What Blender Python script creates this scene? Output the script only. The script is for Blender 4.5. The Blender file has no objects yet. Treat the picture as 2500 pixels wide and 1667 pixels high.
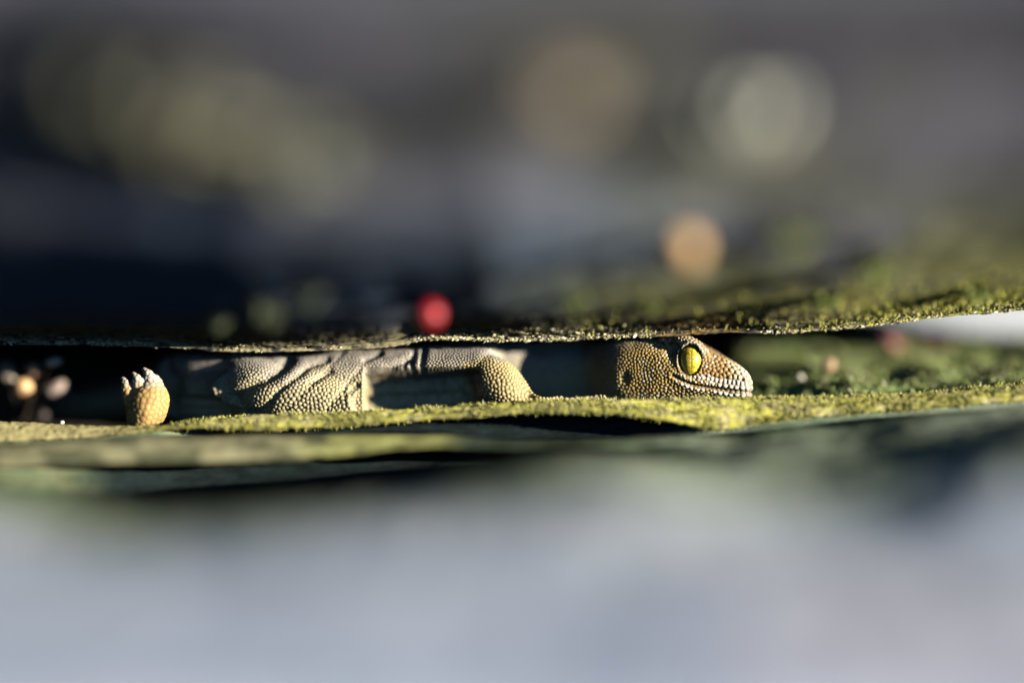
import bpy, math, random
import numpy as np
from mathutils import Vector, Matrix, kdtree

random.seed(7)
rng = np.random.default_rng(11)
scene = bpy.context.scene
COL = scene.collection

# ------------------------------------------------------------------ camera, sky, sun, exposure
D = 350.0                    # camera to the gecko's flank, millimetres
S = 148.0 / 2500.0           # millimetres per photo pixel at that distance
FSTOP = 1.8
ROLL_DEG = 18.0               # the beams lie on a slope; the camera is rolled with them
SUN_AZ, SUN_EL = math.radians(66), math.radians(5.6)   # azimuth to the right of straight behind the camera

cam_d = bpy.data.cameras.new('camera')
cam = bpy.data.objects.new('camera', cam_d)
COL.objects.link(cam)
ROLL = Matrix.Rotation(math.radians(-ROLL_DEG), 4, 'Y')
cam.matrix_world = ROLL @ Matrix.Translation((0, -D / 1000, 0)) @ Matrix.Rotation(math.radians(90), 4, 'X')
cam_d.sensor_width = 36
cam_d.lens = 36 * D / 148.0
cam_d.clip_start, cam_d.clip_end = 0.005, 2000
cam_d.dof.use_dof = True
cam_d.dof.focus_distance = (D - 0.6) / 1000
cam_d.dof.aperture_fstop = FSTOP
scene.camera = cam

to_sun = Vector((math.cos(SUN_EL) * math.sin(SUN_AZ), -math.cos(SUN_EL) * math.cos(SUN_AZ), math.sin(SUN_EL)))
to_sun = (ROLL.to_3x3() @ to_sun).normalized()
world = bpy.data.worlds.new('World')
scene.world = world
world.use_nodes = True
wn = world.node_tree
bg = wn.nodes['Background']
sky = wn.nodes.new('ShaderNodeTexSky')
sky.sky_type = 'NISHITA'
sky.sun_disc = False
sky.sun_elevation = math.asin(to_sun.z)
sky.sun_rotation = math.atan2(to_sun.x, to_sun.y)
sky.air_density, sky.dust_density, sky.ozone_density = 1.0, 0.1, 10.0
wn.links.new(sky.outputs[0], bg.inputs[0])
bg.inputs[1].default_value = 0.07

sun_d = bpy.data.lights.new('sun', 'SUN')
sun_d.energy = 5.0
sun_d.angle = math.radians(0.5)
sun_d.color = (1.0, 0.90, 0.70)
sun = bpy.data.objects.new('sun', sun_d)
COL.objects.link(sun)
sun.rotation_euler = to_sun.to_track_quat('Z', 'Y').to_euler()
sun.location = to_sun * 3

scene.render.engine = 'CYCLES'
scene.cycles.max_bounces = 6
scene.cycles.diffuse_bounces = 0
scene.view_settings.view_transform = 'Standard'
scene.view_settings.look = 'None'
scene.view_settings.gamma = 1.0
scene.view_settings.exposure = 1.25

# ------------------------------------------------------------------ helpers
def P(px, row, y=0.0):
    """photo pixel at depth y (mm behind the focus plane) -> millimetres"""
    k = (D + y) / D
    return np.array([(px - 1250.0) * S * k, y, (833.5 - row) * S * k])

def to_px(v):
    k = D / (D + v[:, 1])
    return 1250 + v[:, 0] * k / S, 833.5 - v[:, 2] * k / S

def hash3(i, j, k, s):
    n = (i.astype(np.int64) * 374761393 + j.astype(np.int64) * 668265263 + k.astype(np.int64) * 2147483647 + s * 144665) & 0xffffffff
    n = ((n ^ (n >> 13)) * 1274126177) & 0xffffffff
    n = ((n ^ (n >> 16)) * 2246822519) & 0xffffffff
    return ((n ^ (n >> 15)) & 0xffff) / 65535.0

def vnoise(p, s=0):
    f = np.floor(p); w = p - f
    w = w * w * w * (w * (w * 6 - 15) + 10)
    i, j, k = f[:, 0], f[:, 1], f[:, 2]
    out = 0
    for a in (0, 1):
        for b in (0, 1):
            for c in (0, 1):
                out = out + hash3(i + a, j + b, k + c, s) * (w[:, 0] if a else 1 - w[:, 0]) * (w[:, 1] if b else 1 - w[:, 1]) * (w[:, 2] if c else 1 - w[:, 2])
    return out * 2 - 1

def fbm(p, octaves=4, s=0, gain=0.5):
    out, a, tot = 0, 1.0, 0
    for o in range(octaves):
        out = out + a * vnoise(p * 2.03 ** o + 17.3 * o, s + o); tot += a; a *= gain
    return out / tot

def sstep(a, b, x):
    t = np.clip((x - a) / (b - a), 0, 1)
    return t * t * (3 - 2 * t)

def mix(a, b, t):
    return a + (b - a) * t[:, None]

def mesh_obj(name, v, f, mat, parent=None, col=None, smooth=True):
    me = bpy.data.meshes.new(name)
    v = np.asarray(v, float) / 1000.0
    if isinstance(f, np.ndarray):
        n, k = f.shape
        me.vertices.add(len(v)); me.vertices.foreach_set('co', v.ravel())
        me.loops.add(n * k); me.loops.foreach_set('vertex_index', f.ravel().astype(np.int32))
        me.polygons.add(n); me.polygons.foreach_set('loop_start', np.arange(0, n * k, k, dtype=np.int32))
        me.update(calc_edges=True)
    else:
        me.from_pydata(v.tolist(), [], f)
    if smooth:
        me.polygons.foreach_set('use_smooth', np.ones(len(me.polygons), bool))
    if col is not None:
        at = me.color_attributes.new('Col', 'FLOAT_COLOR', 'POINT')
        c = np.ones((len(v), 4)); c[:, :3] = np.clip(col, 0.003, 0.95)
        at.data.foreach_set('color', c.ravel())
    me.materials.append(mat)
    me.validate()
    o = bpy.data.objects.new(name, me)
    COL.objects.link(o)
    if parent: o.parent = parent
    return o

def tag(o, label=None, cat=None, group=None, kind=None):
    for k, val in (('label', label), ('category', cat), ('group', group), ('kind', kind)):
        if val: o[k] = val
    return o

def material(name, color=None, rough=0.8, attr=False, grain=None, grain_amt=0.35, bump=0.0, bump_scale=2.0, spec=0.3, coat=0.0, sss=0.0):
    """principled material; colour from the 'Col' attribute or a constant, broken up by noise in millimetres"""
    m = bpy.data.materials.new(name); m.use_nodes = True
    nt = m.node_tree; N = nt.nodes; L = nt.links
    b = N['Principled BSDF']
    b.inputs['Roughness'].default_value = rough
    b.inputs['Specular IOR Level'].default_value = spec
    if coat: b.inputs['Coat Weight'].default_value = coat; b.inputs['Coat Roughness'].default_value = 0.06
    tc = N.new('ShaderNodeTexCoord'); mp = N.new('ShaderNodeMapping')
    L.new(tc.outputs['Object'], mp.inputs[0])
    g = grain or (1, 1, 1)
    mp.inputs['Scale'].default_value = (1000 * g[0], 1000 * g[1], 1000 * g[2])
    nz = N.new('ShaderNodeTexNoise'); nz.inputs['Scale'].default_value = 1.0; nz.inputs['Detail'].default_value = 6; nz.inputs['Roughness'].default_value = 0.65
    L.new(mp.outputs[0], nz.inputs[0])
    if attr:
        src = N.new('ShaderNodeAttribute'); src.attribute_name = 'Col'; csock = src.outputs['Color']
    else:
        src = N.new('ShaderNodeRGB'); src.outputs[0].default_value = (*color, 1); csock = src.outputs[0]
    rm = N.new('ShaderNodeMapRange'); rm.inputs[1].default_value = 0.25; rm.inputs[2].default_value = 0.75
    rm.inputs[3].default_value = 1 - grain_amt; rm.inputs[4].default_value = 1 + grain_amt
    L.new(nz.outputs[0], rm.inputs[0])
    mul = N.new('ShaderNodeMix'); mul.data_type = 'RGBA'; mul.blend_type = 'MULTIPLY'; mul.inputs[0].default_value = 1
    L.new(csock, mul.inputs[6]); L.new(rm.outputs[0], mul.inputs[7])
    L.new(mul.outputs[2], b.inputs['Base Color'])
    if bump:
        n2 = N.new('ShaderNodeTexNoise'); n2.inputs['Scale'].default_value = bump_scale; n2.inputs['Detail'].default_value = 4
        L.new(mp.outputs[0], n2.inputs[0])
        bp = N.new('ShaderNodeBump'); bp.inputs['Strength'].default_value = 1.0; bp.inputs['Distance'].default_value = bump / 1000
        L.new(n2.outputs[0], bp.inputs['Height']); L.new(bp.outputs[0], b.inputs['Normal'])
    return m

M_WOOD = material('weathered_wood', attr=True, rough=0.92, grain=(0.35, 1.6, 1.6), grain_amt=0.4, bump=0.25, bump_scale=1.2, spec=0.08)
M_SKIN = material('gecko_skin', attr=True, rough=0.5, grain=(0.8, 0.8, 0.8), grain_amt=0.18, spec=0.22)
M_MOSS = material('moss', attr=True, rough=0.8, grain_amt=0.2, spec=0.15)
M_LICHEN = material('lichen', attr=True, rough=0.85, grain_amt=0.3, bump=0.15, spec=0.2)
M_GROUND = material('ground_soil', color=(0.11, 0.10, 0.06), rough=0.95, grain=(0.01, 0.01, 0.01), grain_amt=0.5)
M_RED = material('red_skin', color=(0.42, 0.012, 0.03), rough=0.42, grain_amt=0.15, spec=0.6, coat=0.6)
M_CLAW = material('claw_horn', color=(0.34, 0.30, 0.27), rough=0.4, grain_amt=0.2, spec=0.5)
M_STEM = material('dry_stem', color=(0.02, 0.015, 0.01), rough=0.8, grain_amt=0.3)
M_SEED = material('dry_seed', attr=True, rough=0.55, grain_amt=0.2, bump=0.1, spec=0.4)

# ------------------------------------------------------------------ ground
def ground_sheet():
    """a bank that falls with the beams near them and runs out level to the horizon"""
    g = np.concatenate([-np.geomspace(900, 1.2, 34), [0], np.geomspace(1.2, 900, 34)])   # metres
    g = np.sign(g) * (np.abs(g) - 1.0 * (np.abs(g) > 0))
    X, Y = np.meshgrid(g, g)
    tanr = math.tan(math.radians(ROLL_DEG))
    Z = 2.5 * np.tanh(X * tanr / 2.5) - 0.215 / math.cos(math.radians(ROLL_DEG)) - .004
    v = np.stack([X, Y, Z], -1).reshape(-1, 3) * 1000
    n = len(g); a = (np.arange(n - 1)[:, None] * n + np.arange(n - 1)[None, :]).reshape(-1)
    return v, np.stack([a, a + 1, a + n + 1, a + n], 1)
gv_, gf_ = ground_sheet()
ground = tag(mesh_obj('ground', gv_, gf_, M_GROUND), 'bare brown soil bank under the stacked beams', kind='structure')

# ------------------------------------------------------------------ the two weathered beams
T = lambda pts: (np.array([p[0] for p in pts], float), np.array([p[1] for p in pts], float))
def table(pts, soft=14.0):
    """smoothed curve through (pixel, value) pairs"""
    a, b = T(pts)
    gx = np.arange(-4000, 7000, 4.0)
    k = np.exp(-.5 * (np.arange(-3 * soft, 3 * soft + 1, 4.0) / soft) ** 2); k /= k.sum()
    m = len(k) // 2
    gy = np.convolve(np.pad(np.interp(gx, a, b), m, mode='edge'), k, 'valid')[:len(gx)]
    return lambda px: np.interp(px, gx, gy)

LIP_U = table([(-600, 838), (0, 842), (200, 843), (400, 847), (520, 858), (620, 861), (760, 858), (900, 852), (960, 846), (1000, 836), (1050, 829), (1150, 831),
               (1240, 834), (1350, 832), (1450, 827), (1550, 823), (1640, 821), (1760, 813), (1850, 815), (1900, 816), (2000, 809), (2100, 800), (2200, 786), (2300, 773), (2400, 765), (2500, 757), (2900, 730), (3500, 700)])
LIP_L = table([(-600, 1015), (0, 1030), (100, 1034), (200, 1038), (300, 1041), (400, 1038), (450, 1031), (500, 1024), (600, 1014), (700, 1011), (800, 1009), (900, 1004), (1000, 998), (1100, 993),
               (1200, 986), (1300, 979), (1400, 976), (1500, 977), (1700, 974), (1830, 973), (1950, 970), (2100, 967), (2200, 963), (2300, 956), (2400, 948), (2500, 940), (3000, 910), (3500, 890)])
LIP_B = table([(-600, 1075), (0, 1076), (200, 1066), (300, 1058), (400, 1048), (500, 1042), (600, 1046), (700, 1046), (800, 1040), (900, 1032), (1000, 1026), (1100, 1018), (1200, 1010),
               (1300, 1006), (1400, 1004), (1500, 1007), (1600, 1022), (1700, 1040), (1770, 1046), (1850, 1030), (1950, 1016), (2100, 1006), (2300, 990), (2500, 975), (3500, 930)])
UNDER2 = table([(-600, 0.1), (0, 0.3), (420, 1), (1350, 1), (1600, 0.3), (1800, 0), (3000, 0)], 40.0)
UNDER = table([(-600, 0.1), (100, 0.1), (380, 0.15), (500, .8), (600, 1), (1350, 1), (1550, 0.75), (1700, 0.25), (1900, 0.1), (3000, 0.1)])
R_TOP = table(soft=50, pts=[(-600, 1088), (0, 1090), (200, 1080), (400, 1066), (600, 1062), (800, 1064), (1000, 1058), (1090, 1060), (1180, 1082), (1400, 1078), (1700, 1076), (2000, 1040), (2500, 1000), (3500, 960)])
R_BOT = table(soft=50, pts=[(-600, 1150), (0, 1140), (200, 1130), (400, 1130), (650, 1126), (850, 1110), (1000, 1090), (1090, 1086), (1180, 1094), (1400, 1088), (1700, 1090), (2000, 1060), (2500, 1020), (3500, 980)])
GREY = table(soft=110, pts=[(-600, 1190), (0, 1190), (150, 1230), (300, 1255), (600, 1225), (900, 1200), (1200, 1150), (1450, 1115), (1550, 1125), (1700, 1175), (2000, 1190), (2250, 1150), (2500, 1085), (3500, 1050)])
LIP_S = (lambda f: table([(p, float(f(np.array(p)))) for p in range(-600, 3501, 50)], 260.0))(LIP_U)      # the slow run of the upper edge
FLOOR_BACK = table([(-600, 860), (1500, 840), (1750, 790), (2120, 775), (2180, 795), (2260, 812), (2350, 826), (2500, 832), (3500, 815)])
OPEN = table([(-600, 0), (2060, 0), (2230, 1), (3500, 1)])

def catmull(C, seg):
    """C: [K,N] control values, seg[k]: samples in segment k->k+1 (closed loop). Returns [M,N] and the fractional index of each sample"""
    K = len(C); out = []; idx = []
    for k in range(K):
        p0, p1, p2, p3 = C[(k - 1) % K], C[k], C[(k + 1) % K], C[(k + 2) % K]
        for i in range(seg[k]):
            t = i / seg[k]
            m1, m2 = (p2 - p0) * 0.35, (p3 - p1) * 0.35
            h = (2 * t ** 3 - 3 * t * t + 1) * p1 + (t ** 3 - 2 * t * t + t) * m1 + (-2 * t ** 3 + 3 * t * t) * p2 + (t ** 3 - t * t) * m2
            out.append(h); idx.append(k + t)
    return np.array(out), np.array(idx)

XS = np.concatenate([np.linspace(-330, -92, 40), np.linspace(-90, 90, 760), np.linspace(92, 330, 40)])

class Profile:
    def __init__(s): s.y, s.z, s.n = [], [], []
    def rowpt(s, rowf, t, n):                    # a point given by its photo row and its distance t in front of the focus plane
        tt = 20.0 + 0 * XS if callable(t) else t + 0 * XS
        for _ in range(3):
            px = 1250 + XS / (S * (1 - tt / D))
            if callable(t): tt = t(px)
        s.y.append(-tt); s.z.append((833.5 - rowf(px)) * S * (1 - tt / D)); s.n.append(n)
    def raw(s, y, z, n):
        s.y.append(y + 0 * XS); s.z.append(z + 0 * XS); s.n.append(n)
    def grid(s):
        Y, idx = catmull(np.array(s.y), s.n); Z, _ = catmull(np.array(s.z), s.n)
        return Y, Z, idx

def beam(name, prof, colour_fn, relief_fn, flip=False):
    Y, Z, idx = prof.grid()
    M_, N_ = Y.shape
    V = np.stack([np.broadcast_to(XS, (M_, N_)), Y, Z], -1)
    dk = np.roll(V, -1, 0) - np.roll(V, 1, 0)
    dx = np.gradient(V, axis=1)
    nrm = np.cross(dx, dk); nrm /= (np.linalg.norm(nrm, axis=-1, keepdims=True) + 1e-9) * (-1 if flip else 1)
    v = V.reshape(-1, 3); n = nrm.reshape(-1, 3)
    ii = np.repeat(idx, N_)
    v = v + n * relief_fn(v, ii)[:, None]
    a = np.arange(M_)[:, None] * N_ + np.arange(N_ - 1)[None, :]
    b = (np.arange(M_)[:, None] + 1) % M_ * N_ + np.arange(N_ - 1)[None, :]
    f = np.stack([a, b, b + 1, a + 1] if flip else [a, a + 1, b + 1, b], -1).reshape(-1, 4)
    caps = [[int(k * N_) for k in range(M_)], [int(k * N_ + N_ - 1) for k in range(M_ - 1, -1, -1)]]
    col = colour_fn(v, ii)
    o = mesh_obj(name, v, f, M_WOOD, None, col)
    for ci, c in enumerate(caps):
        e = mesh_obj('end_grain', v[c], [list(range(len(c)))], M_WOOD, o, col[c], smooth=False)
    return o, v.reshape(M_, N_, 3), n.reshape(M_, N_, 3), idx

def fl(c): return lambda px: c + 0 * px

# upper beam: profile runs from the back of the underside to the lip, up its overhanging front, over the top and down the back
up = Profile()
pxl = 1250 + XS / S
crest = (833.5 - FLOOR_BACK(1250 + XS / (S * 1.12))) * S * 1.12
op = OPEN(1250 + XS / (S * 1.12))
lz = (833.5 - LIP_U(pxl)) * S
up.raw(85, crest - 1.5 + op * 26, 6)
up.raw(44, crest - 0.8 + op * 14, 8)
up.raw(30, lz + 3.5 + op * 3, 8)
up.raw(10, lz + 2.2, 6)
up.raw(2.5, lz + 0.7, 5)
up.rowpt(LIP_U, 1.0, 6)                                              # 5 the lip
up.rowpt(lambda p: LIP_U(p) - 12, 1.5, 6)                            # 6
up.rowpt(lambda p: LIP_U(p) - 32, 5.0, 10)                           # 7
t90 = table([(0, 26), (1200, 24), (1700, 17), (2500, 14.5)])
t260 = table([(0, 62), (1200, 60), (1800, 49), (2500, 46)])
t540 = table([(0, 90), (1200, 90), (1800, 85), (2500, 82)])
up.rowpt(lambda p: (LIP_S(p) * .8 + LIP_U(p) * .2) - 90, t90, 14)                           # 8
up.rowpt(lambda p: LIP_S(p) - 260, t260, 14)                         # 9
up.rowpt(lambda p: LIP_S(p) - 540, t540, 12)                         # 10
up.rowpt(lambda p: LIP_S(p) - 830, 115.0, 8)                         # 11
up.rowpt(lambda p: LIP_S(p) - 1000, 124.0, 6)                        # 12
up.raw(-134, 62, 6); up.raw(-136, 150, 6); up.raw(-110, 176, 8)
up.raw(90, 176, 6); up.raw(112, 150, 8); up.raw(112, 60, 6)

def up_relief(v, ii):
    g = v * np.array([0.22, 1, 1])
    face = sstep(7, 8.5, ii) * (1 - sstep(12, 13, ii))
    lip = sstep(3.5, 5, ii) * (1 - sstep(7, 8, ii))
    return face * (0.6 * fbm(v * np.array([.035, .07, .07]), 3, 3) + 0.35 * fbm(g * 0.5, 3, 5)) + lip * (0.14 * fbm(g * 1.6, 3, 9) + 0.1 * fbm(v * 2.2, 2, 4)) + (1 - face - lip).clip(0) * 0.3 * fbm(g * 0.3, 3, 6)

def up_colour(v, ii):
    px, row = to_px(v)
    n1 = fbm(v * np.array([.05, .09, .09]), 3, 21); n2 = fbm(v * np.array([.5, 1.2, 1.2]), 3, 22); n3 = fbm(v * 0.03, 2, 30)
    c = np.tile(np.array([.265, .27, .36]), (len(v), 1))
    c = mix(c, np.array([.18, .20, .25]), sstep(-.1, .5, n1))
    c = mix(c, np.array([.30, .31, .23]), sstep(.05, .5, n3) * .8)
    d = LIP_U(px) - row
    c = mix(c, np.array([.20, .28, .46]), (1 - sstep(180, 430, d + 120 * n1)) * (1 - .75 * sstep(1300, 2000, px)))  # bluer near the lip: sky fill of the shaded underside put into the colour
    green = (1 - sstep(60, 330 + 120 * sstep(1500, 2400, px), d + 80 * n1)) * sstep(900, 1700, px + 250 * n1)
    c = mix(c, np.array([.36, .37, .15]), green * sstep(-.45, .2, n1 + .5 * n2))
    lipm = sstep(4.5, 5, ii) * (1 - sstep(7, 8, ii + .4 * n1))
    lc = np.where((px > 2100)[:, None], np.array([.44, .45, .10]), np.array([.36, .33, .20]))
    lc = mix(lc, np.array([.24, .16, .07]), sstep(1560, 1640, px) * (1 - sstep(1780, 1880, px)))
    lc = mix(lc, np.array([.07, .065, .07]), sstep(-.05, .3, fbm(v * np.array([.5, 1.5, 2.5]), 3, 31)) * (1 - .6 * sstep(1900, 2300, px)))
    c = mix(c, lc, lipm)
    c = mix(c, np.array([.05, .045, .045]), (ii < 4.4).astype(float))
    return c * (1 + .25 * n2)[:, None]

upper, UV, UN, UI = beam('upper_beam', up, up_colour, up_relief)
tag(upper, 'weathered grey timber beam overhanging the dark gap, algae along its lower edge', 'beam')

# lower beam
lo = Profile()
lo.raw(100, crest - 18, 6)
lo.raw(42, crest, 12)                                                # 1 back of the floor
lo.raw(28, (833.5 - np.interp(pxl, [1780, 1850, 2150, 2500, 3000], [1050, 872, 866, 862, 850])) * S * 1.08, 14)          # 2
lo.raw(14, (833.5 - np.interp(pxl, [1780, 1850, 2000, 2200, 2500, 3000], [1030, 945, 910, 902, 892, 870])) * S * 1.04, 20)   # 3
lo.raw(6, (833.5 - LIP_L(pxl) - 12 + 24 * sstep(1900, 2050, pxl)) * S * 1.02, 14)                  # 4
lo.raw(0.5, (833.5 - LIP_L(pxl) - 3) * S, 8)
lo.rowpt(LIP_L, 3.0, 8)                                              # 6 the ledge's edge
lo.rowpt(lambda p: LIP_L(p) * .5 + LIP_B(p) * .5, 4.4, 8)            # 7
lo.rowpt(LIP_B, 5.2, 8)                                              # 8
lo.rowpt(lambda p: LIP_B(p) + 6, lambda p: 5.2 - 6.5 * UNDER(p), 8)  # 9 undercut
lo.rowpt(lambda p: LIP_B(p) * .15 + R_TOP(p) * .85, lambda p: 6.5 - 7.5 * UNDER(p), 8)   # 10
def ease(f, k): return lambda p: f(p) + (LIP_B(p) + k * (GREY(p) - LIP_B(p)) - f(p)) * sstep(1500, 1850, p)   # no ridges on the right: one even slope
lo.rowpt(ease(R_TOP, .17), 10.5, 8)                                             # 11 second ridge
lo.rowpt(ease(R_BOT, .30), 14.5, 8)                                             # 12
lo.rowpt(ease(lambda p: R_BOT(p) + 8, .42), lambda p: 15 - 11 * UNDER2(p) + 3.5 * sstep(1500, 1850, p), 8)    # 13
lo.rowpt(ease(lambda p: R_BOT(p) * .3 + GREY(p) * .7, .65), lambda p: 22 - 15 * UNDER2(p) + 4 * sstep(1500, 1850, p), 8)          # 14
lo.rowpt(GREY, 37.0, 10)                                             # 15
lo.rowpt(fl(1400), 72.0, 10)                                         # 16
lo.rowpt(fl(1667), 100.0, 8)                                          # 17
lo.rowpt(fl(1860), 113.0, 6)                                         # 18
lo.raw(-118, -75, 6); lo.raw(-120, -205, 6); lo.raw(-110, -215, 6); lo.raw(100, -215, 6); lo.raw(112, -205, 6)

def lo_relief(v, ii):
    g = v * np.array([0.22, 1, 1])
    px, row = to_px(v)
    lip = sstep(4, 6, ii) * (1 - sstep(8.2, 9.5, ii))
    face = sstep(9.5, 11, ii) * (1 - sstep(18, 19, ii))
    inner = sstep(1.5, 2, ii) * (1 - sstep(4, 6, ii))
    right = sstep(1800, 1900, px)
    return lip * (0.16 * fbm(g * 1.4, 3, 41) + 0.14 * fbm(v * 1.8, 3, 42)) + face * (0.7 * fbm(v * np.array([.05, .09, .09]), 3, 43) + 0.3 * fbm(g * .6, 3, 44)) \
        + inner * (right * (1.9 * fbm(v * np.array([.16, .28, .28]), 4, 45) + .4 * fbm(v * .9, 2, 46)) + .2 * fbm(v * .5, 3, 47))

def lo_colour(v, ii):
    px, row = to_px(v)
    n1 = fbm(v * np.array([.06, .1, .1]), 3, 51); n2 = fbm(v * np.array([.5, 1.2, 1.2]), 3, 52); n3 = fbm(v * np.array([.02, .04, .04]), 2, 53)
    grey = np.tile(np.array([.46, .52, .63]), (len(v), 1))
    grey = mix(grey, np.array([.52, .53, .61]), sstep(-.1, .4, n3))
    grey = mix(grey, np.array([.40, .48, .55]), sstep(.1, .5, n1) * .7)
    algae = np.tile(np.array([.15, .21, .14]), (len(v), 1))
    algae = mix(algae, np.array([.22, .25, .14]), sstep(-.1, .3, n2 + n1))
    algae = mix(algae, np.array([.27, .33, .26]), sstep(1450, 1800, px) * sstep(-.6, .2, n1))
    gl = GREY(px)
    c = mix(algae, grey, sstep(-10, 150, row - gl + 80 * n1))
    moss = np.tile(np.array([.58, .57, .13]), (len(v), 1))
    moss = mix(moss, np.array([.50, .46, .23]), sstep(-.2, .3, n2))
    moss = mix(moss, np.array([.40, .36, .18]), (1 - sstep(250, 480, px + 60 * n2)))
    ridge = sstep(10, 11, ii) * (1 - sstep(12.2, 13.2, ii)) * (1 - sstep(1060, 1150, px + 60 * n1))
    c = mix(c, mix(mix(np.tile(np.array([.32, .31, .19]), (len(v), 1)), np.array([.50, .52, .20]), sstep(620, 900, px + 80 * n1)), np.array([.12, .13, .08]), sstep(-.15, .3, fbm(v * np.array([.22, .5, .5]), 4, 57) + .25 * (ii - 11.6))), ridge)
    band_shade = sstep(8.6, 9, ii) * (1 - sstep(10.2, 10.9, ii)) * sstep(380, 560, px) * (1 - sstep(1600, 1800, px + 100 * n1))
    band_shade = np.maximum(band_shade, sstep(12.2, 12.9, ii + .4 * n1) * (1 - sstep(14.7, 15.3, ii + .5 * n1)) * sstep(40, 300, px) * (1 - sstep(1250, 1600, px)))
    band_shade = np.maximum(band_shade, sstep(10.3, 11, ii) * (1 - sstep(12.2, 13.2, ii)) * sstep(1060, 1150, px + 60 * n1) * (1 - sstep(1350, 1650, px)) * .7)
    c = mix(c, np.array([.012, .02, .022]), band_shade)  # shade of the slots and band below the ledge, painted near-black
    lip = sstep(4.6, 5.6, ii) * (1 - sstep(8.2, 9, ii))
    c = mix(c, moss, lip)
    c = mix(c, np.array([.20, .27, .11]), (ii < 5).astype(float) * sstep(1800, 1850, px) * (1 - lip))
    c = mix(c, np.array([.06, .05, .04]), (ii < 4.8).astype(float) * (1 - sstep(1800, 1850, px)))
    return c * (1 + .22 * n2)[:, None]

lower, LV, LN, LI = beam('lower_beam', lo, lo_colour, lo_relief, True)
tag(lower, 'pale grey timber beam with a mossy ledge that the gecko rests on', 'beam')

# ------------------------------------------------------------------ gecko
def loft(st, ring=28, expo=2.2):
    """st rows: (centre xyz, half width vector, half height vector)"""
    v, f = [], []
    for c, a, b in st:
        for k in range(ring):
            th = 2 * math.pi * k / ring
            ca, sa = math.cos(th), math.sin(th)
            v.append(c + a * math.copysign(abs(ca) ** (2 / expo), ca) + b * math.copysign(abs(sa) ** (2 / expo), sa))
    n = len(st)
    for i in range(n - 1):
        for k in range(ring):
            k2 = (k + 1) % ring
            f.append((i * ring + k, i * ring + k2, (i + 1) * ring + k2, (i + 1) * ring + k))
    f.append(tuple(range(ring - 1, -1, -1))); f.append(tuple((n - 1) * ring + k for k in range(ring)))
    return v, f

def spine(pts, sub=6):
    """smooth the station list [..,k floats] with catmull-rom"""
    A = np.array(pts, float); out = []
    for i in range(len(A) - 1):
        p0, p1, p2, p3 = A[max(i - 1, 0)], A[i], A[i + 1], A[min(i + 2, len(A) - 1)]
        for j in range(sub):
            t = j / sub
            out.append(0.5 * (2 * p1 + (p2 - p0) * t + (2 * p0 - 5 * p1 + 4 * p2 - p3) * t * t + (3 * p1 - p0 - 3 * p2 + p3) * t ** 3))
    out.append(A[-1])
    return out

def limb(pts, sub=6, flat=1.0):
    """pts: (px,row,y,radius mm)"""
    q = [np.append(P(a, b, c), r) for a, b, c, r in pts]
    s = spine(q, sub); st = []
    ov = np.abs(q[-1][:3] - q[0][:3]); ref = np.array([0, 1.0, 0]) if ov[2] > ov[0] else np.array([0, 0, 1.0])
    for i, p in enumerate(s):
        d = s[min(i + 1, len(s) - 1)][:3] - s[max(i - 1, 0)][:3]; d /= np.linalg.norm(d)
        a = np.cross(d, ref)
        a /= np.linalg.norm(a); b = np.cross(d, a)
        st.append((p[:3], a * p[3], b * p[3] * flat))
    return loft(st, 18, 2.0)

pieces = []
# px, top row, bottom row, centre depth, half width
BODY = [(120, 985, 1010, 32, .9), (200, 968, 1008, 32, 1.6), (290, 940, 1008, 29, 2.6), (360, 905, 1010, 24, 4.0), (410, 870, 1014, 15.5, 8.0), (455, 862, 1020, 12.4, 9.0), (550, 857, 1032, 11.2, 8.8), (700, 854, 1036, 10.6, 9.4),
        (850, 848, 1032, 10.6, 9.8), (950, 841, 1026, 10.6, 9.6), (1050, 837, 1016, 10.2, 9.8), (1140, 834, 1006, 9.9, 10.0), (1192, 833, 1003, 10.1, 9.7), (1220, 832, 1000, 12.2, 5.6), (1270, 831, 998, 12.4, 5.0), (1340, 830, 996, 12.2, 4.9), (1420, 826, 990, 11.9, 4.8),
        (1490, 821, 988, 9.0, 7.2), (1560, 818, 986, 7.6, 7.5), (1620, 819, 983, 6.6, 7.2), (1680, 828, 980, 5.6, 6.5), (1730, 852, 978, 4.5, 5.4), (1780, 880, 976, 3.3, 4.1), (1808, 898, 975, 2.5, 3.2), (1824, 914, 972, 2.0, 2.3), (1833, 934, 964, 1.7, 1.1)]
st = []
for px, rt, rb, yc, hw in spine(BODY, 5):
    c = P(px, (rt + rb) / 2, yc)
    st.append((c, np.array([0, hw, 0]), np.array([0, 0, (rb - rt) / 2 * S * (D + yc) / D])))
pieces.append(loft(st, 48, 2.7))
# upper arm, forearm and hand with fingers laid along the ledge
pieces.append(limb([(1150, 908, 5, 3.0), (1186, 916, 2.4, 3.1), (1222, 936, 1.2, 3.1), (1254, 958, .7, 2.5), (1288, 978, .2, 1.4), (1320, 986, -.6, 1.0), (1365, 986, -.2, 1.0)]))
for fx, fr, fy in ((1476, 972, .2), (1500, 981, -.6), (1460, 984, -1.2), (1440, 976, 1.6), (1372, 974, .2)):
    pieces.append(limb([(1350, 986, -.2, .8), ((1350 + fx) / 2, (986 + fr) / 2 + 3, fy * .6, .5), (fx - 8, fr, fy, .5), (fx + 3, fr + 5, fy, .25)], 4))
# thigh, knee and shank folded against the flank
pieces.append(limb([(560, 900, 8, 3.4), (620, 935, 4.0, 3.8), (690, 955, 2.9, 4.0), (760, 965, 2.7, 3.9), (815, 975, 2.6, 3.6), (865, 990, 2.4, 2.8)]))
pieces.append(limb([(865, 985, 1.6, 3.0), (800, 997, 2.2, 2.6), (700, 1014, 3.4, 1.4), (620, 1020, 4.8, .8)]))
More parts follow.
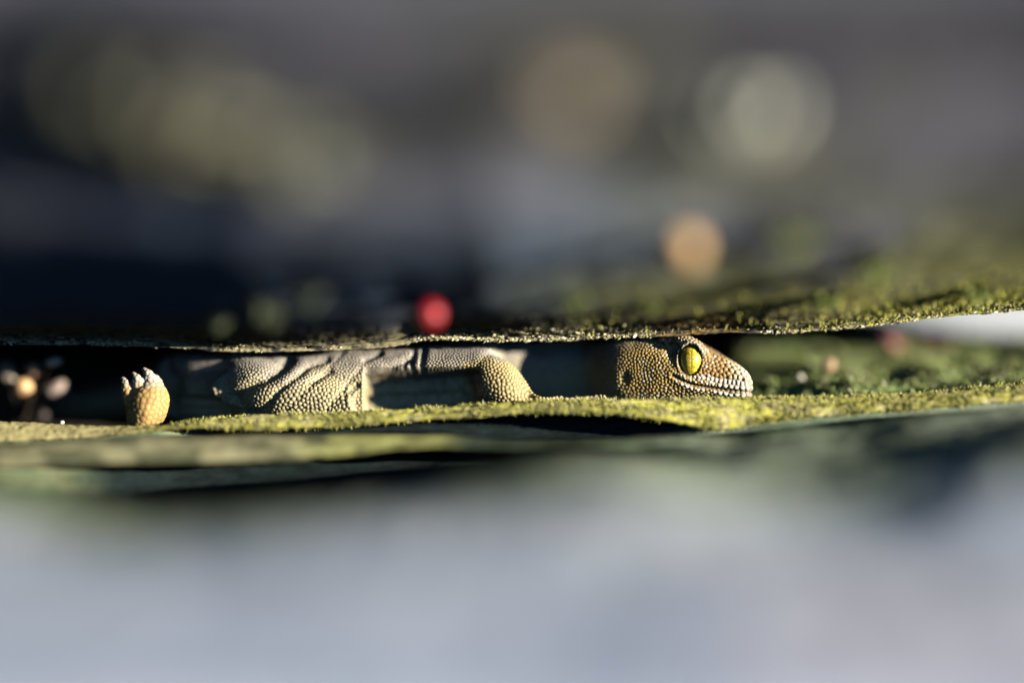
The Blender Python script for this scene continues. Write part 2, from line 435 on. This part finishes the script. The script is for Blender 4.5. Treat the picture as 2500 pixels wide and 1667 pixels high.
# hind foot curled up against the shade, toes fanned at the top
pieces.append(limb([(352, 1036, .4, 2.4), (354, 1018, .1, 2.8), (358, 996, -.2, 2.95), (364, 970, -.2, 2.85), (364, 948, 0, 2.1), (360, 938, .2, 1.0)]))
TOES = [((320, 980), (310, 950), (304, 928)), ((340, 950), (336, 930), (330, 916)), ((366, 940), (364, 920), (356, 905)), ((384, 962), (384, 938), (376, 918))]
for k, (a, b, c) in enumerate(TOES):
    yy = (-.9, -.8, -.2, .6)[k]
    pieces.append(limb([(a[0] * .7 + 361 * .3, a[1] + 30, yy * .5, 1.1), (*a, yy, 1.1), (*b, yy, .85), (*c, yy, .45)], 4))
# brow ridge over the eye
pieces.append(limb([(1628, 836, 1.0, .9), (1662, 831, -.1, .9), (1695, 840, -.4, .85), (1716, 858, -.3, .8), (1726, 880, .2, .7)], 4))

vs, fs, off = [], [], 0
for pv, pf in pieces:
    vs += [tuple(p) for p in pv]; fs += [tuple(i + off for i in q) for q in pf]; off += len(pv)
tm = bpy.data.meshes.new('temp'); tm.from_pydata(vs, [], fs)
to = bpy.data.objects.new('temp', tm); COL.objects.link(to)
md = to.modifiers.new('r', 'REMESH'); md.mode = 'VOXEL'; md.voxel_size = 0.125
sm = to.modifiers.new('s', 'SMOOTH'); sm.factor = 0.5; sm.iterations = 9
dg = bpy.context.evaluated_depsgraph_get()
ev = bpy.data.meshes.new_from_object(to.evaluated_get(dg))
nv = len(ev.vertices)
gv = np.empty(nv * 3); ev.vertices.foreach_get('co', gv); gv = gv.reshape(-1, 3)
gn = np.empty(nv * 3); ev.vertices.foreach_get('normal', gn); gn = gn.reshape(-1, 3)
npoly = len(ev.polygons); gl_ = np.empty(len(ev.loops), np.int32); ev.loops.foreach_get('vertex_index', gl_)
tot = np.empty(npoly, np.int32); ev.polygons.foreach_get('loop_total', tot)
gf = gl_.reshape(-1, 4) if (tot == 4).all() else None
if gf is None:
    stt = np.empty(npoly, np.int32); ev.polygons.foreach_get('loop_start', stt)
    gf = [gl_[s:s + t].tolist() for s, t in zip(stt, tot)]
bpy.data.objects.remove(to); bpy.data.meshes.remove(tm)

def seg_dist(px, row, pts):
    """distance in pixels to a polyline, plus signed side (+ below) and the parameter"""
    best = np.full(len(px), 1e9); side = np.zeros(len(px)); par = np.zeros(len(px))
    for i in range(len(pts) - 1):
        (x0, y0), (x1, y1) = pts[i], pts[i + 1]
        dx, dy = x1 - x0, y1 - y0; l2 = dx * dx + dy * dy
        t = np.clip(((px - x0) * dx + (row - y0) * dy) / l2, 0, 1)
        ex, ey = px - x0 - t * dx, row - y0 - t * dy
        d = np.hypot(ex, ey); m = d < best
        best[m] = d[m]; side[m] = np.sign(dx * ey - dy * ex)[m]; par[m] = (i + t[m]) / (len(pts) - 1)
    return best, side, par

px, row = to_px(gv)
near = sstep(-.05, -.35, gn[:, 1]) if False else sstep(0.05, 0.35, -gn[:, 1])
near = near * (gv[:, 1] < 9) * 1.0
disp = np.zeros(nv)
CREASE = [([(757, 933), (808, 907)], 7, .55), ([(655, 990), (681, 953), (719, 922), (757, 892), (800, 878)], 8, .7), ([(624, 1006), (655, 989)], 8, .6),
          ([(580, 972), (610, 945), (645, 925), (690, 895), (705, 880)], 15, 1.3), ([(845, 962), (872, 940)], 7, .6), ([(892, 878), (930, 864)], 7, .6), ([(936, 902), (1002, 876)], 8, .8),
          ([(1000, 915), (1012, 860)], 7, .8), ([(1025, 915), (1035, 858)], 8, .8), ([(985, 905), (990, 880)], 5, .5), ([(800, 995), (880, 900)], 6, .25), ([(700, 1000), (840, 860)], 6, .2)]
for pts, w, dep in CREASE:
    d, _, _ = seg_dist(px, row, pts)
    disp -= near * dep * .7 * np.exp(-(d / w) ** 2)
MOUTH = [(1643, 916), (1665, 928), (1689, 938), (1737, 946), (1785, 953), (1836, 957)]
dm, side_m, par_m = seg_dist(px, row, MOUTH)
headm = (px > 1600) & (gv[:, 1] < 6)
disp -= np.where(headm, .34 * np.exp(-(dm / 3.2) ** 2), 0)
disp += np.where(headm, .16 * np.exp(-((dm - 9) / 6) ** 2), 0) * near
# hollow behind the arm and in the neck
disp -= near * 5.6 * sstep(886, 900, px) * (1 - sstep(1130, 1180, px)) * sstep(893, 914, row)
disp -= near * 0.8 * sstep(1235, 1300, px) * (1 - sstep(1420, 1490, px))
disp -= near * 3.2 * sstep(350, 385, px) * (1 - sstep(545, 600, px - .4 * (1000 - row))) * sstep(868 , 905, row - .12 * (px - 450)) * (gv[:, 1] > 2.5)
# eye socket and rim
EX, ER = 1685.0, 879.0
ee = np.hypot((px - EX) / 28.0, (row - ER) / 38.0); ang = np.arctan2(-(row - ER), px - EX)
socket = near * (px > 1600)
disp -= socket * 1.6 * (1 - sstep(.82, 1.02, ee))
disp += socket * (.2 + .2 * np.sin(ang) - .12 * np.cos(ang)) * np.exp(-((ee - 1.16) / .1) ** 2)
disp -= socket * .9 * np.exp(-(((px - 1640) / 12) ** 2 + ((row - 850) / 20) ** 2))
# ear, nostril, soft lumps
disp -= near * .5 * np.exp(-(((px - 1528) / 9) ** 2 + ((row - 922) / 14) ** 2))
disp -= (px > 1790) * near * .5 * np.exp(-(((px - 1814) / 3.6) ** 2 + ((row - 927) / 3.6) ** 2))
disp += .22 * fbm(gv * .22, 3, 61)
gv = gv + gn * disp[:, None]

# ---- granular scales: relaxed points on the near skin, each a raised bead with a dark seam
px, row = to_px(gv)
foot = (px < 440) & (gv[:, 1] < 6)
top_r = np.interp(px, [b[0] for b in BODY], [b[1] for b in BODY]); bot_r = np.interp(px, [b[0] for b in BODY], [b[2] for b in BODY])
vf = np.clip((row - top_r) / (bot_r - top_r + 1e-6), 0, 1)
size = .43 + .16 * sstep(.25, .75, vf)                               # spacing in mm
size = np.where(px > 1440, .44 + .12 * sstep(.55, .9, vf), size)
size = np.where(px > 1700, .50 + .24 * sstep(1720, 1800, px), size)
size = np.where(foot, .78, size)
want = np.where((gn[:, 1] < .25) & (gv[:, 1] < 13) & (px > 250))[0]
centres = []
lab_sp = 0
for offs, lo_p, hi_p, sp in ((-8.5, .12, .995, .78), (8.5, .1, .99, .80), (-19, .25, .98, .62)):
    idx_ = want[headm[want] & (np.abs(dm[want] * side_m[want] - offs) < 1.6) & (par_m[want] > lo_p) & (par_m[want] < hi_p)]
    idx_ = idx_[np.argsort(par_m[idx_])]
    last = None
    for i in idx_:
        if last is None or np.linalg.norm(gv[i] - last) > sp:
            centres.append(i); last = gv[i]
nlab = len(centres)
labset = gv[centres] if nlab else np.zeros((0, 3))
order = rng.permutation(want)
cell = .9; gridd = {}
def try_add(i, r):
    p = gv[i]; kx, ky, kz = int(p[0] // cell), int(p[1] // cell), int(p[2] // cell)
    for a in (-1, 0, 1):
        for b in (-1, 0, 1):
            for c in (-1, 0, 1):
                for q in gridd.get((kx + a, ky + b, kz + c), ()):
                    if (q[0] - p[0]) ** 2 + (q[1] - p[1]) ** 2 + (q[2] - p[2]) ** 2 < r * r: return False
    gridd.setdefault((kx, ky, kz), []).append(tuple(p)); return True
for i in centres: try_add(i, 0.0)
for i in order:
    if try_add(i, size[i] * .86): centres.append(i)
C = gv[centres].copy()
wv = gv[want]
for it in range(2):
    kd = kdtree.KDTree(len(C))
    for i, p in enumerate(C): kd.insert(p, i)
    kd.balance()
    own = np.fromiter((kd.find(p)[1] for p in wv), np.int64, len(wv))
    cnt = np.bincount(own, minlength=len(C))[:, None]
    mean = np.stack([np.bincount(own, wv[:, a], minlength=len(C)) for a in range(3)], 1) / np.maximum(cnt, 1)
    C[nlab:] = np.where(cnt[nlab:] > 0, mean[nlab:], C[nlab:])
kd = kdtree.KDTree(len(C))
for i, p in enumerate(C): kd.insert(p, i)
kd.balance()
d1 = np.empty(len(wv)); d2 = np.empty(len(wv)); who = np.empty(len(wv), np.int64)
for j, p in enumerate(wv):
    r = kd.find_n(p, 2); d1[j] = r[0][2]; d2[j] = r[1][2]; who[j] = r[0][1]
seam = np.ones(nv); bead = np.zeros(nv); sid = np.zeros(nv); lab = np.zeros(nv)
sz = size[want]
rel = (d2 - d1) / sz
seam[want] = sstep(.05, .42, rel)
bead[want] = np.sqrt(np.clip(1 - (d1 / (sz * .62)) ** 2, 0, 1)) * sstep(0, .3, rel)
sid[want] = hash3(who, who * 0 + 3, who * 0 + 5, 9)
lab[want] = who < nlab
gv = gv + gn * (bead * np.where(foot, .06, .30) * size - .05 * (1 - seam))[:, None]

# ---- skin colours
n1 = fbm(gv * .18, 3, 71); n2 = fbm(gv * .6, 3, 72)
dors = np.array([.43, .40, .37]); flank = np.array([.54, .48, .29]); headc = np.array([.52, .37, .13]); pale = np.array([.74, .66, .50])
c = mix(np.tile(dors, (nv, 1)), flank, sstep(.15, .6, vf + .15 * n1))
c = mix(c, np.array([.62, .50, .12]), (np.exp(-(((px - 1185) / 26) ** 2 + ((row - 890) / 14) ** 2))))
arm = (px > 1130) & (px < 1345) & (gv[:, 1] < 2.4) & (row > 884)
c = mix(c, np.array([.60, .48, .24]), arm.astype(float))
hm = sstep(1440, 1560, px)
hc = mix(np.tile(headc, (nv, 1)), np.array([.56, .49, .36]), (1 - sstep(.05, .3, vf)) * .8)
hc = mix(hc, np.array([.36, .21, .09]), sstep(1680, 1730, px) * (1 - sstep(1770, 1810, px)) * (1 - sstep(.65, .9, vf)) * .8)
hc = mix(hc, pale, sstep(1765, 1815, px) * .85)
hc = mix(hc, np.array([.62, .50, .30]), sstep(.7, .95, vf) * .6)
c = mix(c, hc, hm)
c = mix(c, np.array([.42, .29, .10]), (sid > .72) * hm * (1 - sstep(1760, 1810, px)) * .6)
c = mix(c, np.array([.80, .74, .62]), (sid < .14) * .7 * (px > 1560))
c = mix(c, np.array([.84, .78, .66]), lab * .9)
c = mix(c, np.array([.52, .34, .13]), foot.astype(float))
c = mix(c, np.array([.55, .50, .44]), foot * (1 - sstep(925, 960, row)))
c = mix(c, np.array([.55, .51, .45]), headm * np.exp(-((ee - 1.2) / .12) ** 2) * (np.sin(ang) > .1))
c = mix(c, np.array([.05, .03, .02]), headm * np.exp(-((ee - .98) / .07) ** 2))
dark = np.array([.075, .05, .028])
c = mix(np.tile(dark, (nv, 1)), c, np.where(foot, .55 + .45 * seam, (.26 + .74 * seam)))
c = mix(c, np.array([.04, .025, .015]), headm * np.exp(-(dm / 2.6) ** 2) * .9)
c = mix(c, np.array([.03, .02, .015]), ((px > 1790) * np.exp(-(((px - 1814) / 3.6) ** 2 + ((row - 927) / 3.6) ** 2))))
c = c * (1 + .18 * n1 + .1 * n2 + .16 * (sid - .5))[:, None]

gecko = bpy.data.objects.new('gecko', None); COL.objects.link(gecko)
gecko.location = tuple(P(1100, 1000, 8) / 1000); gecko.empty_display_size = .005
GO = P(1100, 1000, 8)
body = mesh_obj('body', gv - GO, gf, M_SKIN, gecko, c)
tag(gecko, 'brown and cream granular-skinned gecko lying in the gap, golden eye, snout to the right', 'gecko')

# ---- eye: golden ball with dark veining and a vertical slit pupil
def eye_material():
    m = bpy.data.materials.new('golden_eye'); m.use_nodes = True
    nt = m.node_tree; N = nt.nodes; L = nt.links; b = N['Principled BSDF']
    tc = N.new('ShaderNodeTexCoord'); mp = N.new('ShaderNodeMapping'); mp.inputs['Scale'].default_value = (1000, 1000, 1000)
    L.new(tc.outputs['Object'], mp.inputs[0])
    nz = N.new('ShaderNodeTexNoise'); nz.inputs['Scale'].default_value = 2.2; L.new(mp.outputs[0], nz.inputs[0])
    vm = N.new('ShaderNodeVectorMath'); vm.operation = 'MULTIPLY_ADD'; vm.inputs[1].default_value = (.35, .35, .35)
    L.new(nz.outputs['Color'], vm.inputs[0]); L.new(mp.outputs[0], vm.inputs[2])
    vo = N.new('ShaderNodeTexVoronoi'); vo.feature = 'DISTANCE_TO_EDGE'; vo.inputs['Scale'].default_value = 2.1; L.new(vm.outputs[0], vo.inputs[0])
    r1 = N.new('ShaderNodeMapRange'); r1.inputs[1].default_value = .02; r1.inputs[2].default_value = .13; L.new(vo.outputs[0], r1.inputs[0])
    sp = N.new('ShaderNodeSeparateXYZ'); L.new(mp.outputs[0], sp.inputs[0])
    # slit: |x - x0| small, fading to the ends
    a1 = N.new('ShaderNodeMath'); a1.operation = 'SUBTRACT'; a1.inputs[1].default_value = .12; L.new(sp.outputs[0], a1.inputs[0])
    a2 = N.new('ShaderNodeMath'); a2.operation = 'ABSOLUTE'; L.new(a1.outputs[0], a2.inputs[0])
    r2 = N.new('ShaderNodeMapRange'); r2.inputs[1].default_value = .05; r2.inputs[2].default_value = .16; L.new(a2.outputs[0], r2.inputs[0])
    z2 = N.new('ShaderNodeMath'); z2.operation = 'ABSOLUTE'; L.new(sp.outputs[2], z2.inputs[0])
    r3 = N.new('ShaderNodeMapRange'); r3.inputs[1].default_value = 1.3; r3.inputs[2].default_value = 1.7; L.new(z2.outputs[0], r3.inputs[0])
    mx = N.new('ShaderNodeMath'); mx.operation = 'MAXIMUM'; L.new(r2.outputs[0], mx.inputs[0]); L.new(r3.outputs[0], mx.inputs[1])
    mn = N.new('ShaderNodeMath'); mn.operation = 'MULTIPLY'; L.new(r1.outputs[0], mn.inputs[0]); L.new(mx.outputs[0], mn.inputs[1])
    c1 = N.new('ShaderNodeMix'); c1.data_type = 'RGBA'; c1.inputs[6].default_value = (.24, .17, .01, 1); c1.inputs[7].default_value = (.78, .63, .07, 1)
    L.new(mn.outputs[0], c1.inputs[0]); L.new(c1.outputs[2], b.inputs['Base Color'])
    b.inputs['Roughness'].default_value = .35; b.inputs['Coat Weight'].default_value = 1; b.inputs['Coat Roughness'].default_value = .05
    return m

def uvsphere(r, nu=32, nvv=18):
    v, f = [], []
    for i in range(nvv + 1):
        th = math.pi * i / nvv
        for j in range(nu):
            ph = 2 * math.pi * j / nu
            v.append((r[0] * math.sin(th) * math.cos(ph), r[1] * math.sin(th) * math.sin(ph), r[2] * math.cos(th)))
    for i in range(nvv):
        for j in range(nu):
            a, b = i * nu + j, i * nu + (j + 1) % nu
            f.append((a, b, b + nu, a + nu))
    return np.array(v), np.array(f)

ev_, ef_ = uvsphere((1.78, 1.75, 2.32))
eye = mesh_obj('eye', ev_, ef_, eye_material(), gecko)
eye.location = tuple((P(1685, 879, .15) - GO) / 1000)
eye['label'] = 'golden yellow eye with dark veins and a slit pupil'
# claws
for k, (a, b, cc) in enumerate(TOES[:3]):
    yy = (-.9, -.8, -.2)[k]
    q, qf = limb([(*cc, yy, .36), (cc[0] - 5, cc[1] - 5, yy, .24), (cc[0] - 11, cc[1] - 2, yy, .05)], 3)
    mesh_obj('claw', np.array(q) - GO, qf, M_CLAW, gecko)

# ------------------------------------------------------------------ moss: short blades on ledge, edge and inner floor
def blades(name, pts, nrm, length, width, cols, lean=.5):
    n = len(pts)
    r = rng.normal(size=(n, 3)); up_ = nrm + lean * r; up_ /= np.linalg.norm(up_, axis=1, keepdims=True)
    sd = np.cross(up_, rng.normal(size=(n, 3))); sd /= np.linalg.norm(sd, axis=1, keepdims=True)
    bend = rng.normal(size=(n, 3)) * .25
    L_ = (length * (0.5 + rng.random(n)))[:, None]; W_ = (width * (.6 + .8 * rng.random(n)))[:, None]
    base = pts - up_ * .1
    mid = base + up_ * L_ * .55 + bend * L_ * .3
    tip = base + up_ * L_ + bend * L_
    v = np.stack([base - sd * W_ * .5, base + sd * W_ * .5, mid + sd * W_ * .45, mid - sd * W_ * .45, tip + sd * W_ * .12, tip - sd * W_ * .12], 1).reshape(-1, 3)
    i0 = np.arange(n)[:, None] * 6
    f = np.concatenate([i0 + np.array([[0, 1, 2, 3]]), i0 + np.array([[3, 2, 4, 5]])], 0)
    cc = np.repeat(cols, 6, 0)
    return mesh_obj(name, v, f, M_MOSS, None, cc)

def scatter(V, Nn, I, n, i0, i1, x0, x1, dens=None):
    rows = np.where((I >= i0) & (I < i1))[0]; cols_ = np.where((XS >= x0) & (XS <= x1))[0]
    a = rng.choice(rows, n); b = rng.choice(cols_, n)
    a2 = (a + 1) % len(I); b2 = np.minimum(b + 1, len(XS) - 1)
    u, w = rng.random((n, 1)), rng.random((n, 1))
    p = (V[a, b] * (1 - u) + V[a2, b] * u) * (1 - w) + (V[a, b2] * (1 - u) + V[a2, b2] * u) * w
    q = Nn[a, b]
    if dens is not None:
        k = rng.random(n) < dens(p); p, q = p[k], q[k]
    return p, q

def mosscol(n, a, b, c=None):
    t = rng.random((n, 1)); out = np.array(a) * (1 - t) + np.array(b) * t
    if c is not None:
        k = rng.random(n) < .12; out[k] = c
    return out

# beads and blades on the ledge
dens = lambda p: sstep(-.35, .25, fbm(p * np.array([.25, .6, .6]), 3, 81)) * sstep(380, 520, to_px(p)[0])
p, q = scatter(LV, LN, LI, 42000, 4.8, 8.4, -60, 92, dens)
m1 = blades('moss', p, q, .36, .105, mosscol(len(p), (.56, .56, .11), (.74, .70, .24), (.72, .68, .45)), .6)
tag(m1, 'short yellow-green moss coating the sunlit ledge under the gecko', 'moss', kind='stuff')
p, q = scatter(LV, LN, LI, 34000, 1.0, 4.8, 34, 110, lambda p: sstep(-.4, .2, fbm(p * .4, 3, 82)))
m2 = blades('moss', p, q, .6, .17, mosscol(len(p), (.22, .30, .09), (.46, .52, .20), (.72, .72, .52)), .7)
tag(m2, 'darker green moss on the beam inside the open right end of the gap', 'moss', kind='stuff')
p, q = scatter(UV, UN, UI, 9000, 5.6, 8.2, 10, 92, lambda p: sstep(1850, 2250, to_px(p)[0]) + .12 * sstep(1300, 1500, to_px(p)[0]))
m3 = blades('moss', p, q, .55, .11, mosscol(len(p), (.42, .44, .08), (.64, .62, .20)), .45)
tag(m3, 'thin yellow-green moss fringe along the lower edge of the upper beam', 'moss', kind='stuff')

# ------------------------------------------------------------------ lichen flakes on the upper beam's lip
def flakes(name, pts, nrm, sx, sz_, cols):
    n = len(pts); K = 6
    tx = np.tile([1.0, 0, 0], (n, 1)) + .35 * rng.normal(size=(n, 3))
    nn = nrm + .35 * rng.normal(size=(n, 3)); nn /= np.linalg.norm(nn, axis=1, keepdims=True)
    bt = np.cross(nn, tx); bt /= np.linalg.norm(bt, axis=1, keepdims=True); tx = np.cross(bt, nn)
    sc = (.45 + .9 * rng.random(n) ** 2)
    rings = []
    for k in range(K):
        a = 2 * math.pi * k / K
        rr = .7 + .5 * rng.random(n)
        rings.append(pts + nn * .03 + tx * (sx * sc * rr * math.cos(a))[:, None] + bt * (sz_ * sc * rr * math.sin(a))[:, None])
    top = pts + nn * .16
    v = np.stack(rings + [top], 1).reshape(-1, 3)
    i0 = np.arange(n)[:, None] * (K + 1)
    f = np.concatenate([i0 + np.array([[k, (k + 1) % K, K]]) for k in range(K)], 0)
    return mesh_obj(name, v, f, M_LICHEN, None, np.repeat(cols, K + 1, 0))

fd = lambda p: (sstep(980, 1060, to_px(p)[0]) * (1 - sstep(1560, 1600, to_px(p)[0])) + sstep(1840, 1900, to_px(p)[0]) + .35 * (1 - sstep(300, 900, to_px(p)[0]))) * sstep(-.2, .2, fbm(p * np.array([.3, 1, 1]), 3, 91))
p, q = scatter(UV, UN, UI, 5200, 5.0, 7.0, -76, 92, fd)
fo = flakes('lichen_flakes', p, q, .42, .2, mosscol(len(p), (.42, .38, .20), (.62, .57, .36), (.75, .72, .62)))
tag(fo, 'tiny cream and yellow lichen flakes crusting the edge of the upper beam', 'lichen', kind='stuff')

# ------------------------------------------------------------------ single things stuck on or lying around the beams
def lump(name, seed, r, colour, mat, rough=.25, nu=28, nvv=16, freq=1.2, parent=None):
    v, f = uvsphere((1, 1, 1), nu, nvv)
    n = fbm(v * freq + seed * 3.7, 3, seed)
    v = v * (1 + rough * n)[:, None] * np.array(r)
    col = np.array(colour)[None, :] * (1 + .35 * fbm(v / max(r) * 2.2 + seed, 3, seed + 5))[:, None] if colour is not None else None
    return mesh_obj(name, v, f, mat, parent, col)

def on_grid(V, Nn, px_, row_):
    """the surface point of a beam that the pixel sees first"""
    w = V.reshape(-1, 3); a, b = to_px(w)
    d = (a - px_) ** 2 + (b - row_) ** 2
    k = np.where(d < d.min() + 60)[0]; k = k[np.argmin(w[k, 1])]
    return w[k], Nn.reshape(-1, 3)[k]

def rosette(name, seed, R, thick, colour, lobes):
    """crusty lichen rosette: lobed, domed, ridged disc"""
    nr, na = 12, 64; v = [(0, 0, thick)]; 
    rs = random.Random(seed); ph = [rs.random() * 6.28 for _ in range(4)]
    for i in range(1, nr + 1):
        for j in range(na):
            a = 2 * math.pi * j / na
            rad = R * (1 + .18 * math.sin(lobes * a + ph[0]) + .12 * math.sin((lobes * 2 + 1) * a + ph[1]) + .1 * math.sin(3 * a + ph[2])) * i / nr
            h = thick * (1 - (i / nr) ** 3) * (1 + .35 * math.sin(9 * i / nr + 2 * math.sin(lobes * a))) - (.5 * thick if i == nr else 0)
            v.append((rad * math.cos(a), rad * math.sin(a), h))
    f = [(0, 1 + j, 1 + (j + 1) % na) for j in range(na)]
    for i in range(nr - 1):
        for j in range(na):
            a, b = 1 + i * na + j, 1 + i * na + (j + 1) % na
            f.append((a, a + na, b + na, b))
    v = np.array(v)
    col = np.array(colour)[None, :] * (1 + .3 * fbm(v * .8 + seed, 3, seed))[:, None]
    return mesh_obj(name, v, f, M_LICHEN, None, col)

def stick(o, px_, row_, V=UV, Nn=UN, lift=0.0, spin=0.0):
    p, n = on_grid(V, Nn, px_, row_)
    n = Vector(n); 
    o.matrix_world = Matrix.Translation(Vector(p + np.array(n) * lift) / 1000) @ n.to_track_quat('Z', 'Y').to_matrix().to_4x4() @ Matrix.Rotation(spin, 4, 'Z')
    return o

LICH = [  # px,row,R,thick,colour,lobes,label
    (1818, 285, 5.2, 2.6, (.66, .69, .62), 7, 'large pale grey-green lichen rosette on the upper beam'),
    (1360, 232, 4.6, 2.0, (.36, .29, .23), 6, 'tan lichen rosette high on the upper beam left of the pale one'),
    (330, 290, 13.0, 2.0, (.29, .29, .22), 9, 'broad olive lichen crust high on the upper beam above the hind foot'),
    (640, 390, 9.0, 1.4, (.22, .23, .19), 7, 'dull grey-olive lichen crust beside the broad olive one'),
]
for k, (a, b, R, th, colr, lb, lab_) in enumerate(LICH):
    o = rosette('lichen_rosette', 100 + k, R, th, colr, lb)
    stick(o, a, b, lift=-.3, spin=k * 1.3)
    tag(o, lab_, 'lichen', 'lichen rosettes on the upper beam')

o = lump('bark_crumb', 33, (2.0, 1.8, 2.2), (.62, .40, .20), M_SEED, .3)
stick(o, 1680, 568, lift=1.5); tag(o, 'round tan-orange bark crumb stuck to the upper beam above the gecko head', 'crumb')
berry = lump('red_berry', 35, (1.75, 1.75, 1.75), None, M_RED, .05)
stick(berry, 1053, 738, lift=1.5); tag(berry, 'tiny glossy red berry clinging to the upper beam above the gecko back', 'berry')

def tuft(seed, px_, row_, R, n, colA, colB, label, group=None, V=UV, Nn=UN):
    p, nr_ = on_grid(V, Nn, px_, row_)
    d = rng.normal(size=(n, 3)); d /= np.linalg.norm(d, axis=1, keepdims=True)
    d = d + np.array(nr_) * .6; d /= np.linalg.norm(d, axis=1, keepdims=True)
    o = blades('moss_tuft', p + d * R * .25, d, R * .75, .28, mosscol(n, colA, colB), .25)
    return tag(o, label, 'moss', group)
TUFTS = [(540, 775, 1.5, 'small dull green moss tuft lowest on the shaded upper beam, above the gecko hip'), (665, 745, 1.9, 'middle one of three green moss tufts above the gecko back'), (765, 712, 1.7, 'highest of three green moss tufts above the gecko back'),
         (1412, 728, 1.5, 'green moss tuft just above the gecko neck'), (2022, 728, 1.9, 'bright green moss tuft above the open end of the gap'), (1950, 565, 2.6, 'grey-green moss tuft to the right of the tan crumb'),
         (2140, 640, 2.4, 'olive moss tuft above the bright green one'), (1600, 740, 1.3, 'olive moss tuft right above the gecko eye'), (2390, 700, 2.2, 'yellow-green moss tuft on the far right of the upper beam')]
for k, (a, b, R, lab_) in enumerate(TUFTS):
    tuft(k, a, b, R, 260, *(((.09, .11, .07), (.18, .21, .13)) if k < 3 else ((.16, .22, .06), (.36, .42, .14))), lab_, 'moss tufts on the upper beam')

# things inside the gap to the right of the snout
def put(o, px_, row_, y, rot=(0, 0, 0)):
    o.location = tuple(P(px_, row_, y) / 1000); o.rotation_euler = rot; return o
o = put(lump('pebble', 41, (1.05, 1.0, 1.2), (.55, .38, .24), M_SEED, .25), 2022, 893, 14, (.3, .4, 0)); tag(o, 'small tan pebble lying on dark moss in the gap beyond the snout', 'pebble')
o = put(lump('pebble', 42, (.55, .5, .45), (.72, .70, .62), M_SEED, .3), 1953, 920, 11); tag(o, 'tiny whitish grit grain near the snout in the gap', 'pebble')
o = put(lump('pebble', 43, (.6, .5, .5), (.62, .62, .5), M_SEED, .3), 1876, 858, 30); tag(o, 'pale grit grain deep in the gap behind the snout', 'pebble')
o = put(lump('pebble', 44, (.5, .5, .5), (.55, .6, .48), M_SEED, .3), 2004, 856, 30); tag(o, 'greenish grit grain deep in the gap above the tan pebble', 'pebble')
o = put(lump('pebble', 45, (.62, .4, .34), (.70, .60, .42), M_SEED, .4), 2088, 966, -1.6); tag(o, 'cream crumb perched on the edge of the mossy ledge', 'crumb')
o = put(lump('pebble', 46, (.34, .3, .3), (.66, .66, .66), M_SEED, .4), 151, 1031, -1.8); tag(o, 'white chip on the ledge below the dried seeds', 'crumb')

def leaf(seed, length, width, colour, curl):
    nu, nw = 16, 7; v = []; 
    for i in range(nu + 1):
        u = i / nu; w = width * math.sin(math.pi * (u * .92 + .06)) ** .8 * (1 + .08 * math.sin(11 * u + seed))
        for j in range(nw):
            s_ = j / (nw - 1) * 2 - 1
            v.append((length * (u - .5), s_ * w, curl * (s_ * s_ - .4) * w + .9 * math.sin(3 * u + seed) - .25 * abs(s_)))
    f = [(i * nw + j, i * nw + j + 1, (i + 1) * nw + j + 1, (i + 1) * nw + j) for i in range(nu) for j in range(nw - 1)]
    v = np.array(v); col = np.array(colour)[None, :] * (1 + .3 * fbm(v * .7 + seed, 3, seed))[:, None]
    o = mesh_obj('dead_leaf', v, f, M_SEED, None, col)
    md_ = o.modifiers.new('thickness', 'SOLIDIFY'); md_.thickness = .0003
    return o
o = put(leaf(1, 9, 2.0, (.40, .17, .17), .8), 2165, 825, 29, (1.0, .4, .3)); tag(o, 'reddish dead leaf wedged at the back of the gap', 'leaf')
o = put(leaf(2, 7, 1.6, (.30, .13, .15), .6), 2275, 838, 30, (.7, -.3, -.4)); tag(o, 'darker purple-brown dead leaf lying against the back edge', 'leaf')

o = put(lump('backdrop_lump', 49, (150, 110, 85), (.36, .40, .47), M_LICHEN, .12, 64, 40, 2.0), 1900, 900, 330); tag(o, 'pale blue-grey lump added behind the beams as bright background for the open right end of the gap', 'backdrop_lump')  # added lump that keeps the slit bright where the dim sky would show

# dried seed head standing in the dark left end of the gap
sh = bpy.data.objects.new('seed_head', None); COL.objects.link(sh)
SO = P(60, 1040, 13); sh.location = tuple(SO / 1000); sh.empty_display_size = .004
tag(sh, 'dried seed head with pale orange seeds in the dark left end of the gap', 'seed head')
SEEDS = [(130, 884, 9.5, 1.25, .62, (.60, .52, .45), -.15), (80, 902, 13, 1.05, .95, (.62, .40, .27), .4), (56, 944, 12, 1.5, 1.2, (.66, .42, .22), .2), (138, 948, 14, 1.9, 1.1, (.30, .24, .22), -.3), (16, 906, 15, 1.4, 1.5, (.42, .32, .26), 0), (20, 924, 14, 1.3, .8, (.40, .34, .28), .6), (112, 1015, 15, 1.3, .8, (.14, .12, .11), .2)]
for k, (a, b, y, rx, rz, colr, rot) in enumerate(SEEDS):
    s_ = lump('seed', 60 + k, (rx, rz, rz), colr, M_SEED, .28, 20, 12, parent=sh)
    pt = P(a, b, y) - SO
    s_.location = tuple(pt / 1000); s_.rotation_euler = (0, rot, .3)
    base = np.array([(-6 + 2.0 * k) * .2, 0, -.8]); midp = (base + pt) / 2 + np.array([.8 * math.sin(k), 1.0, .6])
    q = [np.append(base, .16), np.append(midp, .13), np.append(pt, .1)]
    ss = spine(q, 5); stn = [(p_[:3], np.array([p_[3], 0, 0]), np.array([0, p_[3], 0])) for p_ in ss]
    vv, ff = loft(stn, 6, 2.0)
    mesh_obj('stem', vv, ff, M_STEM, sh)

# everything above was laid out square to the beams: lay it on the slope
for o in list(scene.objects):
    if o.parent is None and o.type in {'MESH', 'EMPTY'} and o != ground:
        o.matrix_world = ROLL @ o.matrix_basis
